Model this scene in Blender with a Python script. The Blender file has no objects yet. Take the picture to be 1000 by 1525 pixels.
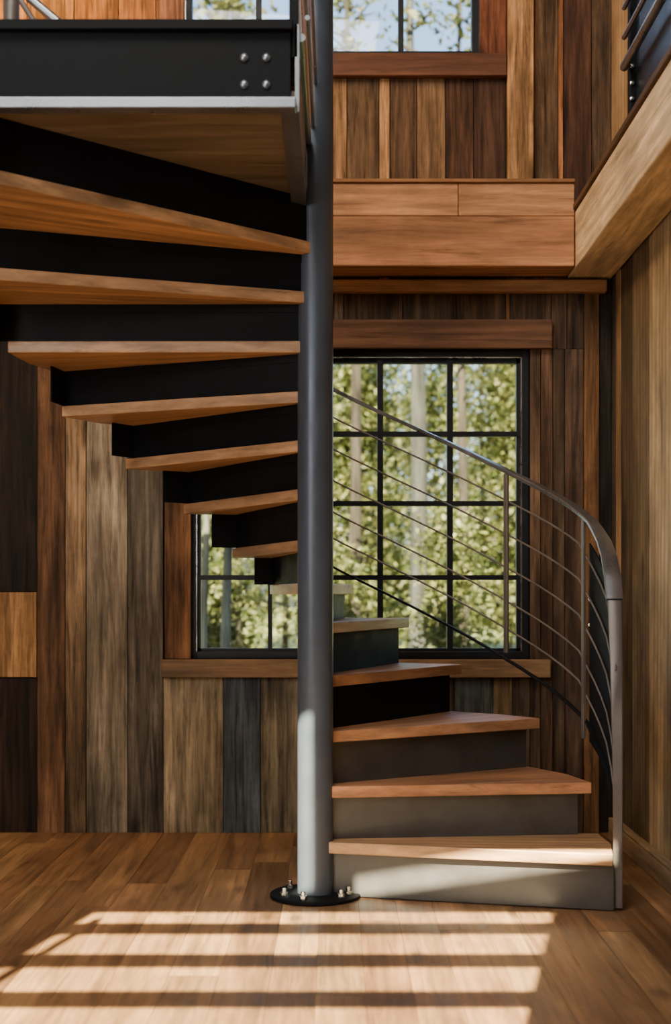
import bpy, bmesh, math, random
from mathutils import Vector, Matrix
random.seed(7)
C = bpy.context.scene.collection
R = math.radians
EYE, FPX, HX, HY = 1.125, 2080.0, 500.0, 885.0
YW = 6.59                      # back wall face
XR = 1.305                     # right wall face
PX, PY = -0.075, 5.2           # stair pole


def at(px, py, Y):
    return Vector(((px-HX)*Y/FPX, Y, EYE+(HY-py)*Y/FPX))


def wx(px, Y=YW): return (px-HX)*Y/FPX
def wz(py, Y=YW): return EYE+(HY-py)*Y/FPX


# ---------------------------------------------------------------- mesh builder
class MB:
    def __init__(s): s.v = []; s.f = []; s.c = []; s.o = []

    def add(s, vs, fs, col=(.5, .5, .5), off=None):
        n = len(s.v)
        if off is None: off = (random.uniform(-40, 40), random.uniform(-40, 40), random.uniform(-40, 40))
        for p in vs:
            s.v.append(tuple(p)); s.c.append(col); s.o.append(off)
        for q in fs: s.f.append([n+i for i in q])

    def box(s, x0, x1, y0, y1, z0, z1, col=(.5, .5, .5), off=None):
        vs = [(x, y, z) for z in (z0, z1) for y in (y0, y1) for x in (x0, x1)]
        s.add(vs, [(0, 2, 3, 1), (4, 5, 7, 6), (0, 1, 5, 4), (2, 6, 7, 3), (0, 4, 6, 2), (1, 3, 7, 5)], col, off)

    def prism(s, poly, z0, z1, col=(.5, .5, .5)):
        n = len(poly)
        vs = [(x, y, z0) for x, y in poly]+[(x, y, z1) for x, y in poly]
        fs = [tuple(reversed(range(n))), tuple(range(n, 2*n))]
        fs += [(i, (i+1) % n, n+(i+1) % n, n+i) for i in range(n)]
        s.add(vs, fs, col)

    def quadslab(s, a, b, z0, z1, t, col=(.5, .5, .5)):
        """upright plate from a to b (xy), thickness t"""
        d = Vector((b[0]-a[0], b[1]-a[1])).normalized(); nx, ny = -d.y*t/2, d.x*t/2
        s.prism([(a[0]+nx, a[1]+ny), (a[0]-nx, a[1]-ny), (b[0]-nx, b[1]-ny), (b[0]+nx, b[1]+ny)], z0, z1, col)

    def lathe(s, prof, n=32, cx=0, cy=0, col=(.5, .5, .5)):
        vs = []; fs = []
        for r, z in prof:
            for i in range(n):
                a = 2*math.pi*i/n; vs.append((cx+r*math.cos(a), cy+r*math.sin(a), z))
        for k in range(len(prof)-1):
            for i in range(n):
                fs.append((k*n+i, k*n+(i+1) % n, (k+1)*n+(i+1) % n, (k+1)*n+i))
        fs.append(tuple(reversed(range(n)))); fs.append(tuple(range((len(prof)-1)*n, len(prof)*n)))
        s.add(vs, fs, col)

    def tube(s, pts, rad, n=10, col=(.5, .5, .5)):
        pts = [Vector(p) for p in pts]; m = len(pts); vs = []; fs = []
        rads = rad if isinstance(rad, (list, tuple)) else [rad]*m
        t0 = (pts[1]-pts[0]).normalized()
        ref = Vector((0, 0, 1)) if abs(t0.z) < .9 else Vector((1, 0, 0))
        u = t0.cross(ref).normalized()
        for i, p in enumerate(pts):
            t = (pts[min(i+1, m-1)]-pts[max(i-1, 0)]).normalized()
            u = (u-t*u.dot(t)).normalized(); w = t.cross(u)
            for k in range(n):
                a = 2*math.pi*k/n; vs.append(p+(u*math.cos(a)+w*math.sin(a))*rads[i])
        for i in range(m-1):
            for k in range(n):
                fs.append((i*n+k, i*n+(k+1) % n, (i+1)*n+(k+1) % n, (i+1)*n+k))
        fs.append(tuple(reversed(range(n)))); fs.append(tuple(range((m-1)*n, m*n)))
        s.add(vs, fs, col)

    def ribbon(s, pts, sides, w_, t):
        """flat bar swept along pts; sides = unit vectors of its broad direction"""
        pts = [Vector(p) for p in pts]; m = len(pts); vs = []; fs = []
        for i, p in enumerate(pts):
            w = w_[i] if isinstance(w_, list) else w_
            tg = (pts[min(i+1, m-1)]-pts[max(i-1, 0)]).normalized()
            sd = Vector(sides[i]); sd = (sd-tg*sd.dot(tg)).normalized(); nn = tg.cross(sd)
            for a, b in ((-1, -.6), (-.85, -1), (.85, -1), (1, -.6), (1, .6), (.85, 1), (-.85, 1), (-1, .6)):
                vs.append(p+sd*a*w/2+nn*b*t/2)
        n = 8
        for i in range(m-1):
            for k in range(n):
                fs.append((i*n+k, i*n+(k+1) % n, (i+1)*n+(k+1) % n, (i+1)*n+k))
        fs.append(tuple(reversed(range(n)))); fs.append(tuple(range((m-1)*n, m*n)))
        s.add(vs, fs)

    def build(s, name, mat, parent=None, smooth=False, bevel=0, origin=None):
        me = bpy.data.meshes.new(name)
        v = s.v
        if origin is not None:
            o_ = Vector(origin); v = [tuple(Vector(p)-o_) for p in v]
        me.from_pydata(v, [], s.f)
        ca = me.attributes.new('col', 'FLOAT_COLOR', 'POINT')
        ca.data.foreach_set('color', [x for c in s.c for x in (c[0], c[1], c[2], 1)])
        oa = me.attributes.new('off', 'FLOAT_VECTOR', 'POINT')
        oa.data.foreach_set('vector', [x for c in s.o for x in c])
        bm = bmesh.new(); bm.from_mesh(me); bmesh.ops.recalc_face_normals(bm, faces=bm.faces); bm.to_mesh(me); bm.free()
        me.materials.append(mat)
        o = bpy.data.objects.new(name, me); C.objects.link(o)
        if origin is not None: o.location = origin
        if parent: o.parent = parent
        if smooth:
            me.polygons.foreach_set('use_smooth', [True]*len(me.polygons))
            me.set_sharp_from_angle(angle=R(40))
        if bevel:
            b = o.modifiers.new('bevel', 'BEVEL'); b.width = bevel; b.segments = 2; b.limit_method = 'ANGLE'; b.angle_limit = R(50)
        return o


def tag(o, label=None, cat=None, group=None, kind=None):
    if label: o['label'] = label
    if cat: o['category'] = cat
    if group: o['group'] = group
    if kind: o['kind'] = kind
    return o


def empty(name, loc, label, cat, group=None):
    o = bpy.data.objects.new(name, None); C.objects.link(o); o.location = loc; o.empty_display_size = .1
    return tag(o, label, cat, group)


def hexc(r, g, b):
    f = lambda v: (v/255/12.92 if v/255 <= .04045 else ((v/255+.055)/1.055)**2.4)
    c = (f(r), f(g), f(b)); l = .3*c[0]+.6*c[1]+.1*c[2]; d = .18
    return tuple((v+(l-v)*d)*k for v, k in zip(c, (1.05, 1.09, 1.0)))


def jit(c, a=.12):
    k = 1+random.uniform(-a, a); w = random.uniform(-a, a)*.25
    return (max(0, c[0]*k*(1+w)), c[1]*k, max(0, c[2]*k*(1-w)))


# ---------------------------------------------------------------- materials
def newmat(name):
    m = bpy.data.materials.new(name); m.use_nodes = True
    nt = m.node_tree; b = nt.nodes['Principled BSDF']
    return m, nt, b


def wood(name, axis, rough=.55, contrast=1.0, bump=.35, spec=.35, saw=.0, fine=1.0):
    m, nt, b = newmat(name); N = nt.nodes.new; L = nt.links.new
    tc = N('ShaderNodeTexCoord'); off = N('ShaderNodeAttribute'); off.attribute_name = 'off'
    col = N('ShaderNodeAttribute'); col.attribute_name = 'col'
    add = N('ShaderNodeVectorMath'); add.operation = 'ADD'
    L(tc.outputs['Object'], add.inputs[0]); L(off.outputs['Vector'], add.inputs[1])

    def mp(al, ac):
        n = N('ShaderNodeVectorMath'); n.operation = 'MULTIPLY'
        sc = [ac]*3; sc['XYZ'.index(axis)] = al; n.inputs[1].default_value = sc
        L(add.outputs[0], n.inputs[0]); return n.outputs[0]

    def noise(vec, scale, detail, rgh, dist):
        n = N('ShaderNodeTexNoise'); n.inputs['Scale'].default_value = scale; n.inputs['Detail'].default_value = detail
        n.inputs['Roughness'].default_value = rgh; n.inputs['Distortion'].default_value = dist
        L(vec, n.inputs['Vector']); return n.outputs['Fac']

    def mr(x, a, b_, c, d):
        n = N('ShaderNodeMapRange'); n.inputs[1].default_value = a; n.inputs[2].default_value = b_
        n.inputs[3].default_value = c; n.inputs[4].default_value = d; L(x, n.inputs[0]); return n.outputs[0]

    def mul(x, y):
        n = N('ShaderNodeMath'); n.operation = 'MULTIPLY'; L(x, n.inputs[0]); L(y, n.inputs[1]); return n.outputs[0]
    g1 = noise(mp(2.2, 46*fine), 1, 6, .7, .4)        # fine streaks
    g2 = noise(mp(.9, 9), 1, 4, .6, 1.2)         # broad figure
    g3 = noise(mp(1.6, 2.6), 1, 5, .65, .3)      # stains
    wv = N('ShaderNodeTexWave'); wv.wave_type = 'RINGS'; wv.inputs['Scale'].default_value = 1.0
    wv.inputs['Distortion'].default_value = 5; wv.inputs['Detail'].default_value = 3; wv.inputs['Detail Scale'].default_value = 1.2
    L(mp(.35, 5.5), wv.inputs['Vector'])
    vo = N('ShaderNodeTexVoronoi'); vo.inputs['Scale'].default_value = 1; L(mp(1.5, 4.2), vo.inputs['Vector'])
    k = contrast
    f = mul(mr(g1, .28, .72, 1-.60*k, 1+.50*k), mr(g2, .3, .72, 1-.42*k, 1+.38*k))
    f = mul(f, mr(wv.outputs['Fac'], 0, 1, 1-.22*k, 1+.16*k))
    f = mul(f, mr(g3, .3, .7, 1-.38*k, 1+.25*k))
    f = mul(f, mr(vo.outputs['Distance'], .05, .15, .4, 1))
    cr = noise(mp(1.1, 34*fine+6), 1, 3, .55, .8)
    f = mul(f, mr(cr, .64, .70, 1, 1-.5*min(1, k)))
    if saw:
        sw = noise(mp(70, .8), 1, 3, .6, 0); f = mul(f, mr(sw, .3, .7, 1-saw, 1+saw))
    vm = N('ShaderNodeVectorMath'); vm.operation = 'SCALE'; L(col.outputs['Color'], vm.inputs[0]); L(f, vm.inputs['Scale'])
    L(vm.outputs[0], b.inputs['Base Color'])
    L(mr(g2, .3, .7, rough-.1, rough+.12), b.inputs['Roughness'])
    b.inputs['Specular IOR Level'].default_value = spec
    bp = N('ShaderNodeBump'); bp.inputs['Strength'].default_value = bump; bp.inputs['Distance'].default_value = .006
    L(mul(g1, mr(g2, .3, .7, .7, 1.2)), bp.inputs['Height']); L(bp.outputs[0], b.inputs['Normal'])
    return m


def steel(name, base, rough, metallic, var=.25, spec=.5):
    m, nt, b = newmat(name); N = nt.nodes.new; L = nt.links.new
    tc = N('ShaderNodeTexCoord'); n = N('ShaderNodeTexNoise'); n.inputs['Scale'].default_value = 7; n.inputs['Detail'].default_value = 6
    n.inputs['Roughness'].default_value = .65
    L(tc.outputs['Object'], n.inputs['Vector'])
    cr = N('ShaderNodeValToRGB'); e = cr.color_ramp.elements
    e[0].position = .3; e[1].position = .7
    e[0].color = (*[c*(1-var) for c in base], 1); e[1].color = (*[c*(1+var) for c in base], 1)
    L(n.outputs['Fac'], cr.inputs[0]); L(cr.outputs[0], b.inputs['Base Color'])
    mr = N('ShaderNodeMapRange'); mr.inputs[1].default_value = .3; mr.inputs[2].default_value = .7
    mr.inputs[3].default_value = rough-.08; mr.inputs[4].default_value = rough+.1
    L(n.outputs['Fac'], mr.inputs[0]); L(mr.outputs[0], b.inputs['Roughness'])
    b.inputs['Metallic'].default_value = metallic
    b.inputs['Specular IOR Level'].default_value = spec
    return m


def plain(name, base, rough=.5, var=.2, scale=4):
    return steel(name, base, rough, 0, var)


M_WALL = wood('reclaimed_wall_wood', 'Z', .72, 1.45, 1.0, .2, .03, .8)
M_WALL_R = wood('reclaimed_side_wood', 'Z', .7, .8, .4, .2, 0, .07)
M_CROSS = wood('reclaimed_cross_wood', 'X', .62, .75, .4, .25, 0, .6)
M_SIDEBEAM = wood('hewn_beam_wood', 'Y', .62, .75, .45, .25, 0, .6)
M_FLOOR = wood('floor_wood', 'Y', .42, .75, .25, .4, .05)
M_TREAD = wood('tread_wood', 'X', .42, .65, .05, .45, 0, .7)
M_LAND = wood('landing_soffit_wood', 'X', .4, .6, .2, .5)
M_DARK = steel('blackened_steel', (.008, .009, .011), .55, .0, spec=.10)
M_RISER_LIT = steel('riser_steel_lit', (.10, .095, .09), .5, .6, .2)  # lit copy of the riser steel, sunlight put into its paler base
M_POLE = steel('pole_steel', (.085, .105, .14), .38, .3, .10, .4)
M_RAIL = steel('rail_steel', (.30, .32, .36), .30, .85, .15)
M_BRIGHT = steel('bright_steel', (.62, .60, .56), .25, 1, .1)
M_ROD = steel('rod_steel', (.20, .18, .17), .42, .6, .1)
M_FRAME = steel('window_steel', (.010, .013, .018), .45, 0, .2, .3)
M_PANEL = steel('guard_panel_steel', (.03, .04, .06), .35, .5)


def glass_mat():
    m = bpy.data.materials.new('window_glass'); m.use_nodes = True; nt = m.node_tree; nt.nodes.clear()
    o = nt.nodes.new('ShaderNodeOutputMaterial'); mx = nt.nodes.new('ShaderNodeMixShader')
    t = nt.nodes.new('ShaderNodeBsdfTransparent'); t.inputs[0].default_value = (.93, .96, .95, 1)
    g = nt.nodes.new('ShaderNodeBsdfGlossy'); g.inputs['Roughness'].default_value = .02
    f = nt.nodes.new('ShaderNodeFresnel'); f.inputs['IOR'].default_value = 1.45
    nt.links.new(f.outputs[0], mx.inputs[0]); nt.links.new(t.outputs[0], mx.inputs[1]); nt.links.new(g.outputs[0], mx.inputs[2])
    nt.links.new(mx.outputs[0], o.inputs[0]); return m


M_GLASS = glass_mat()


def leaf_mat(name):
    m, nt, b = newmat(name); N = nt.nodes.new; L = nt.links.new
    col = N('ShaderNodeAttribute'); col.attribute_name = 'col'
    tc = N('ShaderNodeTexCoord'); n = N('ShaderNodeTexNoise'); n.inputs['Scale'].default_value = 1.3; L(tc.outputs['Object'], n.inputs['Vector'])
    mr = N('ShaderNodeMapRange'); mr.inputs[1].default_value = .3; mr.inputs[2].default_value = .7; mr.inputs[3].default_value = .65; mr.inputs[4].default_value = 1.35
    L(n.outputs['Fac'], mr.inputs[0])
    vm = N('ShaderNodeVectorMath'); vm.operation = 'SCALE'; L(col.outputs['Color'], vm.inputs[0]); L(mr.outputs[0], vm.inputs['Scale'])
    L(vm.outputs[0], b.inputs['Base Color']); b.inputs['Roughness'].default_value = .55
    t = N('ShaderNodeBsdfTranslucent'); L(vm.outputs[0], t.inputs[0])
    mx = N('ShaderNodeMixShader'); mx.inputs[0].default_value = .5
    L(b.outputs[0], mx.inputs[1]); L(t.outputs[0], mx.inputs[2]); L(mx.outputs[0], nt.nodes['Material Output'].inputs[0])
    return m


M_LEAF = leaf_mat('leaves')
M_BARK = wood('bark', 'Z', .85, 1.0, .8, .1)
M_GROUND = plain('forest_floor', (.14, .16, .05), .9, .5)

# ---------------------------------------------------------------- the setting
PAL = [hexc(112, 84, 60), hexc(96, 74, 56), hexc(128, 98, 68), hexc(84, 66, 54), hexc(118, 104, 88), hexc(106, 78, 54), hexc(72, 56, 46)]
TAN, BROWN, DKB, GREY = hexc(150, 122, 92), hexc(112, 84, 62), hexc(62, 46, 38), hexc(112, 100, 88)
ORANGE, RED, SLATE = hexc(160, 104, 58), hexc(84, 54, 42), hexc(74, 78, 86)
DARK = (.006, .005, .004)


def wall_planks(mb, spans, y, z0, z1, th=.028):
    """vertical boards on the back wall: spans = (px0, px1, colour)"""
    for a, b, c in spans:
        d = random.uniform(0, .008)
        mb.box(wx(a)+.002, wx(b)-.002, y+d, y+th+.02, z0, z1, jit(c, .06))


def backing(mb, x0, x1, z0, z1, holes, y0, y1):
    xs = sorted({x0, x1, *[h[0] for h in holes], *[h[1] for h in holes]}); zs = sorted({z0, z1, *[h[2] for h in holes], *[h[3] for h in holes]})
    for i in range(len(xs)-1):
        for j in range(len(zs)-1):
            cx, cz = (xs[i]+xs[i+1])/2, (zs[j]+zs[j+1])/2
            if any(h[0] < cx < h[1] and h[2] < cz < h[3] for h in holes): continue
            mb.box(xs[i], xs[i+1], y0, y1, zs[j], zs[j+1], DARK)


H = 5.6
W1 = (wx(281), wx(789), wz(981), wz(520))
W2 = (wx(271), wx(718), wz(88), 4.9)
XL = -3.0
wb = MB()
backing(wb, XL-.15, XR+.15, -.1, H, [W1, W2], YW+.03, YW+.17)
zf = wz(436)          # underside of the ledger
full = [(-460, -400, BROWN), (-400, -320, DKB), (-320, -250, BROWN), (-250, -170, RED), (-170, -90, DKB), (-90, -20, DKB),
        (55, 97, hexc(132, 88, 56)), (97, 128, hexc(136, 104, 74)), (128, 190, hexc(118, 102, 86)), (190, 243, hexc(98, 86, 76))]
wall_planks(wb, full, YW, 0, 2.55)
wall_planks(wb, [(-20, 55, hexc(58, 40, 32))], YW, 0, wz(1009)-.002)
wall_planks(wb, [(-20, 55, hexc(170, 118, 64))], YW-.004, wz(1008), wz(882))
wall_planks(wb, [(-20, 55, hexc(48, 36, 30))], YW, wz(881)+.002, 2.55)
low = [(243, 333, hexc(142, 120, 94)), (333, 388, SLATE), (388, 445, hexc(136, 116, 92)), (445, 520, BROWN), (520, 600, GREY), (600, 677, BROWN),
       (677, 735, hexc(84, 84, 84)), (735, 764, hexc(140, 108, 72)), (764, 790, hexc(118, 92, 68))]
wall_planks(wb, low, YW, 0, W1[2]-.005)
wall_planks(wb, [(243, 330, PAL[0]), (330, 420, PAL[1]), (420, 497, PAL[2]), (497, 512, TAN), (512, 600, hexc(104, 78, 58)), (600, 680, PAL[1]), (680, 754, hexc(100, 72, 52)), (754, 760, ORANGE), (760, 822, hexc(96, 70, 52))], YW, W1[3]+.004, 2.55)
right = [(790, 806, hexc(100, 74, 56)), (806, 824, hexc(112, 80, 60)), (824, 842, hexc(92, 70, 54)), (842, 870, hexc(104, 76, 60))]
wall_planks(wb, right, YW, 0, W1[3])
wall_planks(wb, [(822, 845, hexc(92, 66, 50)), (845, 870, hexc(100, 74, 56))], YW, W1[3]+.002, 2.55)
wall_planks(wb, [(870, 893, hexc(138, 92, 52))], YW-.01, 0, 2.55)
wall_planks(wb, [(893, 912, hexc(48, 40, 36))], YW+.012, 0, 2.55)
up = [(-460, -300, BROWN), (-300, -160, TAN), (-160, -60, BROWN), (-60, 40, (.50, .20, .05)), (40, 110, (.62, .27, .07)), (110, 176, (.56, .22, .05)), (176, 232, (.34, .13, .04)), (232, 268, (.24, .09, .035))]  # orange tones carry the warm light on the upper left boards
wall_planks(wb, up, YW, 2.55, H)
ub = [(268, 330, BROWN), (330, 400, TAN), (400, 470, BROWN), (470, 517, hexc(172, 122, 78)), (517, 565, hexc(124, 92, 66)), (565, 581, hexc(196, 136, 84)), (581, 621, hexc(116, 82, 58)),
      (621, 664, hexc(140, 102, 70)), (664, 706, hexc(92, 60, 46)), (706, 754, hexc(86, 58, 46))]
wall_planks(wb, ub, YW, 2.55, W2[2]-.004)
wall_planks(wb, [(754, 796, hexc(150, 104, 62)), (796, 832, hexc(124, 90, 62)), (832, 840, hexc(170, 104, 58)), (840, 882, hexc(84, 54, 42)), (882, 912, hexc(92, 70, 54))], YW+.004, 2.55, H)
tag(wb.build('wall_back', M_WALL), kind='structure')

# right wall of vertical boards
wr = MB()
wr.box(XR+.03, XR+.17, -.77, YW+.17, -.1, H, DARK)


def yx(px): return XR*FPX/(px-HX)


side = [(YW+.03, yx(917), hexc(78, 64, 54)), (yx(917), yx(924), hexc(158, 118, 78)), (yx(924), yx(941), hexc(84, 66, 50)), (yx(941), yx(966), hexc(120, 96, 72)),
        (yx(966), 5.42, hexc(176, 146, 112)), (5.42, 5.1, hexc(122, 92, 68)), (5.1, 4.85, TAN)]
y = 4.85; i = 0
while y > -.7:
    w = random.uniform(.14, .26); side.append((y, max(-.72, y-w), PAL[i % 7])); y -= w; i += 3
for a, b, c in side:
    d = random.uniform(0, .006)
    wr.box(XR+d, XR+.05, b+.002, a-.002, 0, 2.7, jit(c, .05))
ups = [(YW+.03, yx(906), hexc(98, 74, 56)), (yx(906), yx(936), hexc(184, 142, 100)), (yx(936), 5.5, BROWN)]
y = 5.5
while y > -.7:
    w = random.uniform(.14, .26); ups.append((y, max(-.72, y-w), PAL[i % 7])); y -= w; i += 2
for a, b, c in ups:
    wr.box(XR, XR+.05, b+.002, a-.002, 2.7, H, jit(c, .05))
tag(wr.build('wall_right', M_WALL_R), kind='structure')

# left wall
wl = MB(); wl.box(XL-.17, XL-.03, -.77, YW+.17, -.1, H, DARK)
y = YW+.03
while y > -.7:
    w = random.uniform(.14, .26); wl.box(XL-.05, XL, max(-.72, y-w)+.002, y-.002, 0, H, jit(random.choice(PAL), .1)); y -= w
tag(wl.build('wall_left', M_WALL), kind='structure')

# sun geometry and the front wall with its windows and sun-shaping slots (behind the camera)
AZ, EL = R(12), R(37)
SD = Vector((math.sin(AZ)*math.cos(EL), math.cos(AZ)*math.cos(EL), -math.sin(EL)))
YF = -.62


def back_to_front(x, y, z):
    t = (y-YF+.085)/SD.y
    return x-SD.x*t, z-SD.z*t


ax0 = back_to_front(-.93, 4.7, 0)[0]; ax1 = back_to_front(.70, 4.5, 0)[0]
az1 = back_to_front(0, 5.0, 0)[1]; az0 = back_to_front(0, 3.1, 0)[1]
bx0 = back_to_front(PX-.11, PY-.06, 0)[0]; bx1 = back_to_front(PX+.004, PY-.066, 0)[0]
cx0 = back_to_front(.04, 5.1, 0)[0]; cx1 = back_to_front(1.02, 5.0, 0)[0]; cz1 = back_to_front(0, 5.0, .262)[1]
bz0 = back_to_front(0, 5.10, .0)[1]; bz1 = back_to_front(0, PY-.07, .74)[1]
FH = [(ax0, ax1, az0, az1), (bx0, bx1, bz0, bz1), (cx0, cx1, bz0, cz1), (-2.6, ax0-.25, 2.2, 4.3), (-2.4, .9, .5, 2.1)]
wf = MB(); backing(wf, XL-.15, XR+.15, -.1, H+.2, FH[:4], YF-.15, YF-.03)
xs = sorted({XL, XR, *[h[0] for h in FH[:4]], *[h[1] for h in FH[:4]]})
for i in range(len(xs)-1):
    x = xs[i]; hs = sorted([h for h in FH[:4] if h[0]-.001 <= x and h[1]+.001 >= xs[i+1]], key=lambda h: h[2]); zs = [0]
    for h in hs: zs += [h[2], h[3]]
    zs.append(H)
    n = max(1, round((xs[i+1]-x)/.2)); w = (xs[i+1]-x)/n
    for q in range(n):
        for j in range(0, len(zs), 2):
            if zs[j+1]-zs[j] > .01: wf.box(x+q*w+.001, x+(q+1)*w-.001, YF-.04, YF, zs[j], zs[j+1], jit(random.choice(PAL), .1))
tag(wf.build('wall_front', M_WALL), kind='structure')


def window(name, x0, x1, z0, z1, y, vbars, hbars, fr=.045, mt=.022, dep=.07, sash=None):
    f = MB()
    f.box(x0, x0+fr, y, y+dep, z0, z1); f.box(x1-fr, x1, y, y+dep, z0, z1)
    f.box(x0+fr, x1-fr, y, y+dep, z0, z0+fr); f.box(x0+fr, x1-fr, y, y+dep, z1-fr, z1)
    o = f.build(name, M_FRAME, bevel=.003); tag(o, kind='structure')
    for x, w in vbars:
        m = MB(); m.box(x-w/2, x+w/2, y+.015, y+.055, z0+fr, z1-fr); m.build('muntin', M_FRAME, o)
    for z, w in hbars:
        m = MB(); m.box(x0+fr, x1-fr, y+.017, y+.053, z-w/2, z+w/2); m.build('muntin', M_FRAME, o)
    g = MB(); g.box(x0+fr, x1-fr, y+.034, y+.036, z0+fr, z1-fr); g.build('pane', M_GLASS, o)
    return o


w1 = window('window_1', *W1, YW+.015, [(wx(402), .02), (wx(470), .12), (wx(567), .028), (wx(671.5), .028)], [(wz(645), .024), (wz(749), .024), (wz(860), .024)], fr=.034)
# inner sash frame and pale glazing beads
s = MB(); a0, a1, b0, b1 = W1[0]+.034, W1[1]-.034, W1[2]+.034, W1[3]-.034
for (x0, x1) in ((a0, a0+.02), (a1-.022, a1)): s.box(x0, x1, YW+.04, YW+.075, b0, b1)
s.box(a0, a1, YW+.04, YW+.075, b0, b0+.014); s.box(a0, a1, YW+.04, YW+.075, b1-.026, b1)
s.build('sash', M_FRAME, w1)
s = MB(); s.box(a1-.004, a1+.0, YW+.016, YW+.041, b0, b1); s.box(a0, a0+.005, YW+.016, YW+.041, b0, b1); s.box(a0, a1, YW+.016, YW+.041, b1-.004, b1)
s.build('glazing_bead', M_BRIGHT, w1)
w2 = window('window_2', *W2, YW+.015, [(wx(385), .026), (wx(598), .026)], [(wz(-140), .026)], fr=.045)
s = MB(); s.box(W2[1]-.012, W2[1]-.004, YW+.008, YW+.03, W2[2], W2[3]); s.box(W2[0]+.01, W2[0]+.018, YW+.008, YW+.03, W2[2], W2[3]); s.build('glazing_bead', M_BRIGHT, w2)
# front windows with deep transoms that stripe the floor
bars = [back_to_front(0, yy, 0)[1] for yy in (4.70, 4.29, 3.88, 3.47)]
window('window_3', *FH[0], YF-.12, [], [(z, .10) for z in bars], fr=.02)
window('sun_slot_pole', *FH[1], YF-.12, [], [], fr=.012)  # unseen narrow slot, shaped to sun only the pole's left half
window('sun_slot_step', *FH[2], YF-.12, [], [], fr=.012)  # unseen opening, shaped to throw sun on the first step
window('window_6', *FH[3], YF-.12, [(-2.0, .03)], [(3.2, .03)], fr=.04)

# floor and ceiling
fl = MB(); fl.box(XL-.15, XR+.15, -.8, YW+.17, -.12, -.02, DARK)
x = XL; FP = [hexc(144, 98, 58), hexc(134, 90, 52), hexc(152, 108, 64), hexc(126, 84, 48), hexc(140, 96, 56), hexc(148, 103, 60)]
while x < XR+.05:
    w = random.uniform(.11, .17); y = -.75-random.uniform(0, 1.5)
    while y < YW+.03:
        l = random.uniform(1.2, 2.8); a, b = max(y, -.75), min(y+l, YW+.03)
        if b-a > .02: fl.box(x+.0005, min(x+w, XR+.1)-.0005, a+.0005, b-.0005, -.03, random.uniform(-.0015, 0), jit(random.choice(FP), .06))
        y += l
    x += w
tag(fl.build('floor', M_FLOOR), kind='structure')
ce = MB(); ce.box(XL-.2, XR+.2, -.8, YW+.2, H+.03, H+.15, DARK); y = -.75
while y < YW: ce.box(XL, XR, y+.002, y+.198, H, H+.03, jit(random.choice(PAL), .1)); y += .2
tag(ce.build('ceiling', M_CROSS), kind='structure')
bb = MB(); bb.box(XR-.05, XR-.001, -.7, 6.42, 0.0, .085, hexc(150, 120, 94)); bb.box(XR-.05, XR-.012, -.7, 6.42, .0855, .10, hexc(160, 130, 102))
tag(bb.build('baseboard_right', M_SIDEBEAM, bevel=.004), kind='structure')


def trim(n, x0, x1, y0, y1, z0, z1, c, mat):
    m = MB(); m.box(x0, x1, y0, y1, z0, z1, c); return tag(m.build('trim_%d' % n, mat, bevel=.005), kind='structure')


YT = YW-.03
trim(1, wx(241, YT), wx(820, YT), YT-.02, YW-.001, wz(1009, YT), wz(982, YT), hexc(144, 106, 70), M_CROSS)           # sill
trim(2, wx(245, YT), wx(281, YT)+.01, YT, YW-.001, wz(982, YT)+.001, wz(520, YT), hexc(140, 90, 52), M_WALL)            # left casing
trim(3, wx(235, YT), wx(823, YT), YT-.01, YW-.001, wz(519, YT), wz(476, YT), hexc(126, 82, 54), M_CROSS)           # header
trim(4, wx(236, YT), wx(755, YT), YT-.015, YW-.001, wz(114, YT), wz(80, YT), hexc(128, 78, 54), M_CROSS)            # upper sill
trim(5, wx(718, YT)-.01, wx(755, YT), YT, YW-.001, wz(80, YT)+.002, H, hexc(132, 74, 50), M_WALL)            # upper right casing
trim(6, wx(756, YT), wx(795, YT), YT-.02, YW-.001, 2.885, H, hexc(186, 132, 82), M_WALL)          # post
trim(7, wx(235, YT), wx(271, YT)+.01, YT, YW-.001, wz(80, YT)+.002, H, hexc(132, 80, 52), M_WALL)
trim(8, XL, wx(905, 6.53), 6.53, YW-.001, wz(434, 6.53), wz(416, 6.53), hexc(176, 118, 66), M_CROSS)            # ledger under the beam

# ---------------------------------------------------------------- beams (things)
YB = 6.35
bt = empty('timber_beam', (0.2, YB, 2.6), 'long two-board timber beam running across the back wall above the lower window', 'beam')


def part(mb, name, mat, root, **k):
    o = mb.build(name, mat, root, **k); o.matrix_parent_inverse = Matrix.Translation(-root.location); return o


zb, zm, zt = wz(396, YB), wz(321, YB), wz(272, YB)
m = MB(); m.box(XL+.01, 1.088, YB, YW-.002, zb, zm-.002, hexc(188, 124, 80)); part(m, 'lower_board', M_CROSS, bt, bevel=.006)
m = MB(); m.box(XL+.01, .40*1.0+wx(683, YB)-.40, YB+.004, YW-.002, zm, zt-.002, hexc(204, 138, 90)); m.box(wx(683, YB)+.002, 1.088, YB+.004, YW-.002, zm, zt-.002, hexc(200, 136, 90)); part(m, 'upper_board', M_CROSS, bt, bevel=.004)
m = MB(); m.box(XL+.01, 1.088, YB-.012, YW-.035, zt, zt+.016, hexc(150, 100, 60)); part(m, 'cap_board', M_CROSS, bt, bevel=.003)
bs = empty('timber_beam', (1.19, 4, 2.6), 'thick pale hewn beam along the right wall, running from back corner towards viewer', 'beam')
m = MB(); m.box(1.093, XR-.002, -.6, YW-.002, 2.612, 2.872, hexc(222, 186, 146)); part(m, 'beam_body', M_SIDEBEAM, bs, bevel=.008)
m = MB(); m.box(1.082, XR-.002, -.6, YW-.05, 2.873, 2.90, hexc(104, 74, 52)); part(m, 'cap_board', M_SIDEBEAM, bs, bevel=.004)

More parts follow.
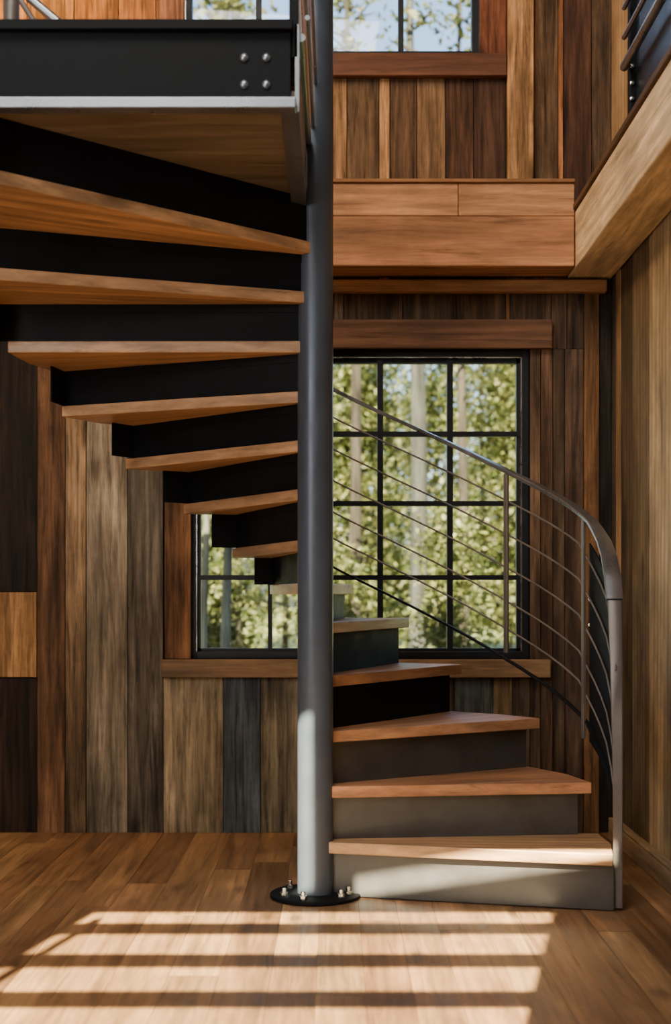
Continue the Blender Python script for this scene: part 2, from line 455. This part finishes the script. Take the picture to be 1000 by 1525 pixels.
# balcony guard on the side beam
bg = empty('balcony_railing', (1.16, 5.2, 2.9), 'dark steel balcony railing panel standing on the pale side beam, upper right', 'railing')
m = MB(); m.box(1.165, 1.175, .2, 5.45, 2.96, 3.95); part(m, 'panel', M_PANEL, bg)
m = MB(); m.box(1.14, 1.20, 5.40, 5.452, 2.9005, 4.0); part(m, 'post', M_DARK, bg, bevel=.004)
m = MB(); m.box(1.13, 1.18, .2, 5.44, 2.9005, 2.945); part(m, 'bottom_rail', M_DARK, bg, bevel=.004)
for z, r in ((3.17, .017), (3.285, .010), (3.40, .010), (3.55, .010), (3.7, .010)):
    m = MB(); m.tube([(1.12, .2, z), (1.12, 5.42, z)], r, 12); part(m, 'rail', M_RAIL, bg, smooth=True)
for z in (3.165, 3.10, 3.04):
    m = MB(); m.lathe([(.004, 0), (.009, .002), (.009, .008), (.004, .011)], 12)
    o = part(m, 'bolt', M_BRIGHT, bg, smooth=True); o.rotation_euler = (R(90), 0, 0); o.location = (1.146, 5.398, z)

# ---------------------------------------------------------------- spiral staircase
st = empty('spiral_staircase', (PX, PY, 0), 'black steel spiral staircase with wooden wedge treads around a round pole', 'staircase')


def spart(mb, name, mat, parent=st, **k):
    """part given in staircase space"""
    return mb.build(name, mat, parent, **k)


def wzp(py): return EYE+(HY-py)/400.0


PR = .0665
m = MB(); m.lathe([(PR, .012), (PR, 4.4)], 64); spart(m, 'pole', M_POLE, smooth=True)
m = MB(); m.lathe([(.160, .0005), (.169, .002), (.169, .012), (.163, .016), (PR+.002, .016)], 64); bp = spart(m, 'base_plate', M_DARK, smooth=True)
for a in (205, 250, 318, 345, 40, 140):
    m = MB(); m.lathe([(.015, .0), (.015, .012), (.008, .0125), (.008, .026), (.006, .028)], 6)
    o = spart(m, 'bolt', M_BRIGHT, bp); o.location = (.127*math.cos(R(a)), .127*math.sin(R(a)), .016)

ang = [-14, 6, 32, 56, 69.5, 83, 100, 109, 121, 136.5, 157, 180, 200, 223]
topy = [1251, 1170, 1089, 1007, 927, 868, 803, 727, 655, 583, 510, 438, 366]
RAD = [1.09, 1.05, 1.07, 1.09, 1.10, 1.10, 1.10, 1.10, 1.10, 1.10, 1.14, 1.22, 1.38]
TT = .043
tops = [wzp(v) for v in topy]
WC = [hexc(196, 142, 94), hexc(180, 118, 76), hexc(178, 120, 80), hexc(176, 122, 82), hexc(172, 126, 84)]


def off_pt(a, r, d):
    """point at radius r along direction a, shifted d sideways (counter-clockwise)"""
    return (r*math.cos(R(a))-d*math.sin(R(a)), r*math.sin(R(a))+d*math.cos(R(a)))


for k in range(13):
    a, b, rr, zt_ = ang[k], ang[k+1], RAD[k], tops[k]
    rb = RAD[k]
    # local frame with x along the middle of the tread so the grain follows it
    mid = (a+b)/2
    m = MB()
    poly = [off_pt(a-mid, .05, -.03), off_pt(a-mid, rr, -.02)]
    if b-a > 16: poly.append(off_pt(0, (rr+rb)/2*1.0, 0))
    poly += [off_pt(b-mid, rb, .03), off_pt(b-mid, .05, .035)]
    c = WC[k] if k < 5 else hexc(196, 144, 100)
    m.prism(poly, -TT, 0, jit(c, .05))
    o = m.build('tread', M_TREAD, st, bevel=.004); o.location = (0, 0, zt_); o.rotation_euler = (0, 0, R(mid))
    # riser plate with outer return
    z0 = (tops[k-1] if k else 0.004)+.0005; z1 = zt_-TT-.0005
    m = MB(); d = .018
    p0 = off_pt(a, PR-.004, d); p1 = off_pt(a, rr-(.045 if k else .0), d)
    m.quadslab(p0, p1, z0, z1, .006)
    q0 = Vector(p1); q1 = Vector(off_pt(b, rb-.05, .0)); e = (q1-q0).normalized()
    ln = min(.14, (q1-q0).length*.6)
    m.quadslab(q0, q0+e*ln, z0, z1, .006)
    if k > 4:
        m.quadslab(p0, p1, z1-.03, z1, .014)
    o = spart(m, 'riser', M_RISER_LIT if k < 3 else M_DARK)  # one steel in two tones: lowest risers painted lit, upper ones shaded
# landing, hanging off the pole
ZL0, ZL1 = 1.46+EYE, 1.690+EYE
lx, fy = -.045, 4.13-PY
m = MB(); m.prism([(lx, -.07), (lx, fy+.02), (-2.88, fy+.02), (-2.88, fy+.55), (-1.32, fy+.12), off_pt(223, .05, .01)], ZL0, ZL0+.035, hexc(120, 104, 90))
land = spart(m, 'landing', M_LAND)
m = MB(); m.prism([(lx, -.07), (lx, fy+.02), (-2.88, fy+.02), (-2.88, fy+.55), (-1.32, fy+.12), off_pt(223, .05, .01)], ZL1-.04, ZL1-.005, hexc(170, 112, 66))
spart(m, 'deck', M_LAND, land)
m = MB(); m.box(-2.88, lx-.012, fy-.004, fy+.006, ZL0+.0, ZL1-.0)                     # web
m.box(-2.88, lx-.006, fy-.03, fy+.02, ZL1-.03, ZL1)                              # top flange
fa = spart(m, 'fascia', M_DARK, land, bevel=.003)
m = MB(); m.box(-2.88, lx+.004, fy-.035, fy+.02, ZL0-.033, ZL0-.001); spart(m, 'bottom_flange', M_RAIL, land, bevel=.003)
for px in (364, 397):
    for py in (86, 126):
        m = MB(); m.lathe([(.013, 0), (.012, .006), (.007, .010), (.001, .0115)], 16)
        o = spart(m, 'bolt', M_RAIL, land, smooth=True); p = at(px, py, 4.125); o.location = (p.x-PX, fy-.004, p.z); o.rotation_euler = (R(90), 0, 0)
m = MB(); m.quadslab((lx+.006, -.06), (lx+.006, fy+.01), ZL0-.03, ZL1, .012); m.box(lx-.042, lx+.001, fy+.021, -.055, ZL0-.03, ZL0-.018); spart(m, 'side_channel', M_RAIL, land)
m = MB(); p0, p1 = off_pt(223, PR-.004, .018), (-1.02, -.98)
m.quadslab(p0, p1, tops[12]+.0005, ZL0-.0005, .006); spart(m, 'riser', M_DARK)
m = MB(); m.tube([(-.965, -.985, tops[12]-.0), (-.965, -.985, ZL0)], .020, 16); spart(m, 'support_post', M_RAIL, smooth=True)
# landing guard beside the pole
for i, (z, dx, r) in enumerate(((1.66, .018, .013), (1.72, .036, .008), (1.80, .028, .009), (1.88, .046, .007), (1.99, .012, .012), (2.10, .030, .008), (2.22, .045, .007), (2.34, .020, .010))):
    xx = lx+dx; m = MB(); m.tube([(xx, fy+.035, z+EYE), (xx, -math.sqrt(PR**2-xx**2)+.006, z+EYE)], r, 10); spart(m, 'landing_rail', M_RAIL, land, smooth=True)
m = MB(); m.box(lx-.018, lx+.010, fy+.01, fy+.04, ZL1-.1, ZL1+1.0); spart(m, 'landing_post', M_DARK, land, bevel=.003)

# ---- outer railing
HR = 1.098
KEY = [(-14, .10), (-6, .135), (15, .305), (42, .515), (65, .72), (90, .95), (110, 1.24), (136, 1.60), (157, 1.79), (180, 1.97), (192, 2.06)]


def hz(t):
    for (a, za), (b, zb_) in zip(KEY, KEY[1:]):
        if t <= b: return za+(zb_-za)*(t-a)/(b-a)
    return KEY[-1][1]


def sm(t): return sum(hz(min(192, max(-14, t+d)))*w for d, w in ((-8, 1), (-4, 2), (0, 3), (4, 2), (8, 1)))/9


def hp(t, dz=0, r=HR): return (r*math.cos(R(t)), r*math.sin(R(t)), EYE+sm(t)+dz)


# handrail: flat bar on the helix, turning down at its lower end to the first tread
pts = [hp(t) for t in range(192, 11, -3)]; sd = [(math.cos(R(t)), math.sin(R(t)), 0) for t in range(192, 11, -3)]
for t, z in ((9, .245), (5, .20), (1, .14), (-3, .06), (-6, -.02)):
    pts.append((HR*math.cos(R(t)), HR*math.sin(R(t)), EYE+z)); sd.append((math.cos(R(t)), math.sin(R(t)), 0))
m = MB(); m.ribbon(pts, sd, [.046]*(len(pts)-5)+[.05, .056, .06, .062, .062], .016); spart(m, 'handrail', M_RAIL, smooth=True)
# end newel: a tapering flat bar dropping from the handrail to the first tread
pts = []; sd = []
for t, z, r in ((-6, -.024, 1.098), (-7.2, -.10, 1.098), (-9, -.26, 1.100), (-10.5, -.45, 1.102), (-11.5, -.65, 1.104), (-12, -.85, 1.105), (-12, -1.115, 1.105)):
    pts.append((r*math.cos(R(t)), r*math.sin(R(t)), EYE+z)); sd.append((math.cos(R(t)), math.sin(R(t)), 0))
m = MB(); m.ribbon(pts, sd, [.05, .048, .044, .040, .036, .034, .034], .014); spart(m, 'end_newel', M_ROD, smooth=True)
# curved steel plate closing the guard between the lowest baluster and the end newel
m = MB(); vs = []; n_ = 9
for i in range(n_):
    q = i/(n_-1); t = 14-19*q; zb_ = -.575-.10*q-.03*math.sin(q*3.14); zt2 = .20-.26*q
    for r in (HR+.004, HR+.010):
        for z in (zb_, zt2): vs.append((r*math.cos(R(t)), r*math.sin(R(t)), EYE+z))
fs = []
for i in range(n_-1):
    b_ = i*4; fs += [(b_, b_+1, b_+5, b_+4), (b_+2, b_+6, b_+7, b_+3), (b_, b_+4, b_+6, b_+2), (b_+1, b_+3, b_+7, b_+5)]
fs += [(0, 2, 3, 1), (n_*4-4, n_*4-3, n_*4-1, n_*4-2)]
m.add(vs, fs); spart(m, 'guard_plate', M_DARK, smooth=True)
# balusters
for t, dz0 in ((42.5, -.77), (15, -.87), (95, -.86), (120, -.88), (146, -.83), (168, -.86), (188, -.9)):
    z1 = EYE+sm(t); r = HR-.012
    c, s_ = math.cos(R(t)), math.sin(R(t)); m = MB()
    m.quadslab((r*c+.011*s_, r*s_-.011*c), (r*c-.011*s_, r*s_+.011*c), z1+dz0, z1-.008, .012)
    spart(m, 'baluster', M_ROD, bevel=.002)
# bolts on the lowest baluster
for z in (-.02, -.12):
    m = MB(); m.lathe([(.007, 0), (.006, .004), (.002, .006)], 12); o = spart(m, 'bolt', M_BRIGHT, smooth=True)
    o.location = (HR*math.cos(R(13.5))+.0, HR*math.sin(R(13.5)), EYE+z); o.rotation_euler = (R(90), 0, 0)
for i, dz in enumerate((-.125, -.268, -.41, -.552, -.67)):
    m = MB(); ps = [hp(t, dz, HR-.004) for t in range(190, 14, -4)]
    for t in (11, 7, 3, -1, -5, -8, -10): ps.append((HR*math.cos(R(t)), HR*math.sin(R(t)), EYE+.27+dz-(15-t)*.0135-max(0, 3-t)*.006))
    m.tube(ps, .0040, 8); spart(m, 'railing_rod', M_ROD, smooth=True)
m = MB(); pts = [hp(t, -.80, HR-.004) for t in range(190, 13, -4)]; sd = [(math.cos(R(t)), math.sin(R(t)), 0) for t in range(190, 13, -4)]
for t in (10, 6, 2, -2, -6, -9): pts.append((HR*math.cos(R(t)), HR*math.sin(R(t)), EYE+.28-.80-(15-t)*.011)); sd.append((math.cos(R(t)), math.sin(R(t)), 0))
m.ribbon(pts, sd, .016, .010); spart(m, 'bottom_bar', M_DARK)

# upstairs guard at the far left of the landing
ug = empty('landing_guard', (-1.05, 4.5, ZL1), 'short steel post with sloping tube brace on the upper landing, top left', 'railing')
p = at(17, 20, 4.45)
m = MB(); m.lathe([(.026, ZL1+.001), (.026, 2.86), (.034, 2.865), (.034, 2.885), (.026, 2.89), (.026, 3.2)], 16, p.x, 4.45); part(m, 'newel_post', M_ROD, ug, smooth=True)
m = MB(); m.tube([at(10, -40, 4.3), at(45, -2, 4.3), at(95, 40, 4.3), at(104, 48, 4.3)], .014, 12); part(m, 'brace', M_RAIL, ug, smooth=True)
m = MB(); m.tube([at(5, -40, 4.36), at(30, 0, 4.36), at(60, 46, 4.36)], .009, 10); part(m, 'brace', M_ROD, ug, smooth=True)

# ---------------------------------------------------------------- outside
gm = MB(); n = 24
for i in range(n):
    for j in range(n):
        x0, x1 = -22+44*i/n, -22+44*(i+1)/n; y0, y1 = 6.8+40*j/n, 6.8+40*(j+1)/n
        h = lambda x, y_: -.35+.05*math.sin(x*1.3+y_)+.012*(y_-6.8)**1.2
        gm.add([(x0, y0, h(x0, y0)), (x1, y0, h(x1, y0)), (x1, y1, h(x1, y1)), (x0, y1, h(x0, y1))], [(0, 1, 2, 3)], (.1, .12, .04), (0, 0, 0))
tag(gm.build('ground', M_GROUND), kind='structure')


def gz(y_): return -.35+.012*(y_-6.8)**1.2


LG = [hexc(128, 138, 66), hexc(108, 124, 54), hexc(156, 160, 90), hexc(88, 106, 46), hexc(170, 168, 104), hexc(122, 126, 60), hexc(190, 188, 136)]


def make_tree(name, loc, h, crown_r, z_lo, nleaf, trunk_r, label, cat='tree', group=None, leaf=.10, pal=LG, bark=hexc(54, 50, 42), nbr=14, clump=.5, trunk=True):
    root = empty(name, loc, label, cat, group)
    rnd = random.Random(hash(label) % 9999 if False else int(loc[0]*37+loc[1]*91+nleaf))
    ends = []
    t = MB()
    if trunk:
        pts = []; rads = []
        for i in range(9):
            q = i/8; pts.append((.10*math.sin(q*5+loc[0])*q, .08*math.sin(q*4)*q, h*.92*q-.1)); rads.append(trunk_r*(1-.8*q))
        t.tube(pts, rads, 10, bark)
    bmb = MB()
    for i in range(nbr):
        z = z_lo+(h*.93-z_lo)*((i+.3)/nbr)**.9; a = rnd.uniform(0, 6.28); q = (z-z_lo)/(h-z_lo+.01)
        ln = crown_r*(1-.55*q)*rnd.uniform(.6, 1.05); r0 = trunk_r*.38*(1-.6*q)
        p = Vector((0, 0, z)); ps = [p]; up = rnd.uniform(.1, .5)
        for k_ in range(1, 6):
            a += rnd.uniform(-.25, .25); p = p+Vector((math.cos(a), math.sin(a), up+rnd.uniform(-.2, .2)))*ln/5; ps.append(p)
        bmb.tube(ps, [r0*(1-.85*k_/5)+.004 for k_ in range(6)], 6, bark); ends += ps[2:]
        if rnd.random() < .8:
            p = ps[2]; a2 = a+rnd.choice((-1, 1))*.9; ps2 = [p]
            for k_ in range(1, 5):
                p = p+Vector((math.cos(a2), math.sin(a2), .15+rnd.uniform(-.2, .3)))*ln/7; ps2.append(p)
            bmb.tube(ps2, [r0*.55*(1-.85*k_/4)+.003 for k_ in range(5)], 5, bark); ends += ps2[1:]
    if trunk: t.build('trunk', M_BARK, root, smooth=True)
    tag(bmb.build('branches', M_BARK, root, smooth=True), kind='stuff')
    f = MB()
    for i in range(nleaf):
        e = rnd.choice(ends); d = Vector((rnd.gauss(0, 1), rnd.gauss(0, 1), rnd.gauss(0, .8)))*clump
        p = e+d; s_ = leaf*rnd.uniform(.6, 1.35)
        u = Vector((rnd.gauss(0, 1), rnd.gauss(0, 1), rnd.gauss(0, .7))).normalized(); w = u.cross(Vector((rnd.gauss(0, 1), rnd.gauss(0, 1), rnd.gauss(0, 1)))).normalized()
        c = rnd.choice(pal); kk = rnd.uniform(.7, 1.3)
        if p.z+loc[2] < gz(loc[1]+p.y)+.02: continue
        f.add([p-u*s_*.6, p-u*s_*.1+w*s_*.33, p+u*s_*.6, p-u*s_*.1-w*s_*.33], [(0, 1, 2, 3)], (c[0]*kk*.36, c[1]*kk*.37, c[2]*kk*.27), (0, 0, 0))
    f.build('foliage', M_LEAF, root)
    return root


def xt(px, Y): return (px-HX)*Y/FPX


def T(px, Y, *a, **k): return make_tree('tree', (xt(px, Y), Y, gz(Y)), *a, **k)


SPARSE = [hexc(110, 128, 78), hexc(138, 146, 96), hexc(90, 106, 62)]
T(622, 14.3, 9.5, .42, 4.4, 400, .115, 'tall pale-barked tree with bare trunk behind the middle of the lower window', leaf=.08, bark=hexc(56, 56, 54), clump=.12)
T(527, 15.9, 10.5, .62, 4.6, 1100, .085, 'slender tree with thin branches seen against sky through the upper window, right of pole', leaf=.09, clump=.14, nbr=26, bark=hexc(54, 48, 42), pal=SPARSE)
T(350, 15.9, 10.0, .62, 3.6, 4200, .10, 'leafy tree filling the left part of the upper window', leaf=.09, clump=.16, nbr=26)
T(690, 15.9, 10.0, .66, 4.8, 900, .07, 'thin tree with sparse twigs near the right side of the upper window', leaf=.09, clump=.14, nbr=22, bark=hexc(54, 48, 42), pal=SPARSE)
T(335, 11.2, 6.0, .3, 3.2, 300, .05, 'thin pale trunk seen through the lower left window panes, right of a thinner one', leaf=.07, clump=.08, bark=hexc(84, 84, 80), nbr=8)
T(303, 12.1, 6.0, .3, 3.3, 300, .042, 'thinnest pale trunk beside the left edge of the lower window', leaf=.07, clump=.08, bark=hexc(100, 98, 90), nbr=8)
for px, Y, h_, cr, nl, lab in ((540, 18.6, 4.6, .80, 15000, 'bushy green tree behind the lower window, just right of the pole'),
                                (775, 18.6, 4.9, .74, 15000, 'bushy green tree behind the right column of panes'),
                                (310, 18.6, 4.7, .80, 14000, 'bushy green tree behind the left panes of the lower window'),
                                (655, 21.8, 5.2, 1.05, 14000, 'bushy tree set back behind the middle column of panes'),
                                (425, 21.8, 5.2, 1.05, 5000, 'bushy tree set back, mostly hidden behind the stair pole'),
                                (860, 21.8, 5.2, 1.05, 3000, 'bushy tree set back at the right edge of the lower window'),
                                (560, 25.4, 5.9, .98, 12000, 'farthest bushy tree behind the first panes right of the pole'),
                                (760, 25.4, 5.9, .98, 12000, 'farthest bushy tree behind the right panes of the lower window'),
                                (350, 25.4, 5.9, .98, 10000, 'farthest bushy tree behind the left panes of the lower window')):
    T(px, Y, h_, cr, .4, nl, .06, lab, leaf=.075, clump=.24, nbr=30, group='bushy trees outside the lower window')
for px, Y, h_, lab in ((322, 13.3, 1.7, 'low leafy shrub outside the bottom left panes'), (500, 13.1, 1.8, 'low leafy shrub outside the bottom panes right of the pole'), (668, 13.2, 2.2, 'leafy shrub outside the bottom middle and right panes')):
    make_tree('shrub', (xt(px, Y), Y, gz(Y)), h_, .36, .12, 3600, .03, lab, 'shrub', 'shrubs outside the lower window', leaf=.06, clump=.13, nbr=26)

# ---------------------------------------------------------------- light, sky, camera
sun = bpy.data.lights.new('sun', 'SUN'); sun.energy = 66.0; sun.angle = R(.3); sun.color = (1, .83, .58)
so = bpy.data.objects.new('sun', sun); C.objects.link(so); so.rotation_euler = SD.to_track_quat('-Z', 'Y').to_euler(); so.location = (0, -3, 8)


def area(name, loc, tgt, sx, sy, en, col):
    l = bpy.data.lights.new(name, 'AREA'); l.shape = 'RECTANGLE'; l.size = sx; l.size_y = sy; l.energy = en; l.color = col
    o = bpy.data.objects.new(name, l); C.objects.link(o); o.location = loc
    o.rotation_euler = (Vector(tgt)-Vector(loc)).to_track_quat('-Z', 'Y').to_euler(); return o


area('ceiling_fill', (-.8, 2.2, 5.3), (-.2, 5.6, 1.2), 2.2, 1.6, 120, (1, .92, .82))  # added soft fill from above, no fitting hangs there
area('side_fill', (-2.7, 1.2, 2.2), (.6, 5.6, 1.2), 1.6, 1.8, 70, (1, .95, .9))  # added fill from the left front, stands for no lamp
area('upstairs_fill', (-2.2, 5.2, 4.6), (-1.2, 6.6, 3.2), .8, .8, 75, (1, .66, .36))  # added orange fill to warm the upper left wall
w = bpy.data.worlds.new('sky'); bpy.context.scene.world = w; w.use_nodes = True; nt = w.node_tree
bg_ = nt.nodes['Background']; sk = nt.nodes.new('ShaderNodeTexSky'); sk.sky_type = 'NISHITA'; sk.sun_disc = False
sk.sun_elevation = EL; sk.sun_rotation = R(180)+AZ; sk.air_density = 1.0; sk.dust_density = 2.5; sk.ozone_density = 1
nt.links.new(sk.outputs[0], bg_.inputs[0]); bg_.inputs[1].default_value = .5
cam = bpy.data.cameras.new('camera'); cam.sensor_fit = 'HORIZONTAL'; cam.sensor_width = 36; cam.lens = 36*FPX/1000; cam.shift_y = (HY-762.5)/1000
cam.clip_start = .05; cam.clip_end = 200
cam.dof.use_dof = True; cam.dof.focus_distance = 5.6; cam.dof.aperture_fstop = 3.2
co = bpy.data.objects.new('camera', cam); C.objects.link(co); co.location = (0, 0, EYE); co.rotation_euler = (R(90), 0, 0)
sc = bpy.context.scene; sc.camera = co
sc.view_settings.view_transform = 'AgX'; sc.view_settings.look = 'AgX - Base Contrast'; sc.view_settings.exposure = 0.35
sc.cycles.max_bounces = 8; sc.cycles.diffuse_bounces = 4; sc.cycles.glossy_bounces = 4; sc.cycles.transparent_max_bounces = 16
sc.cycles.use_denoising = True; sc.cycles.sample_clamp_indirect = 6
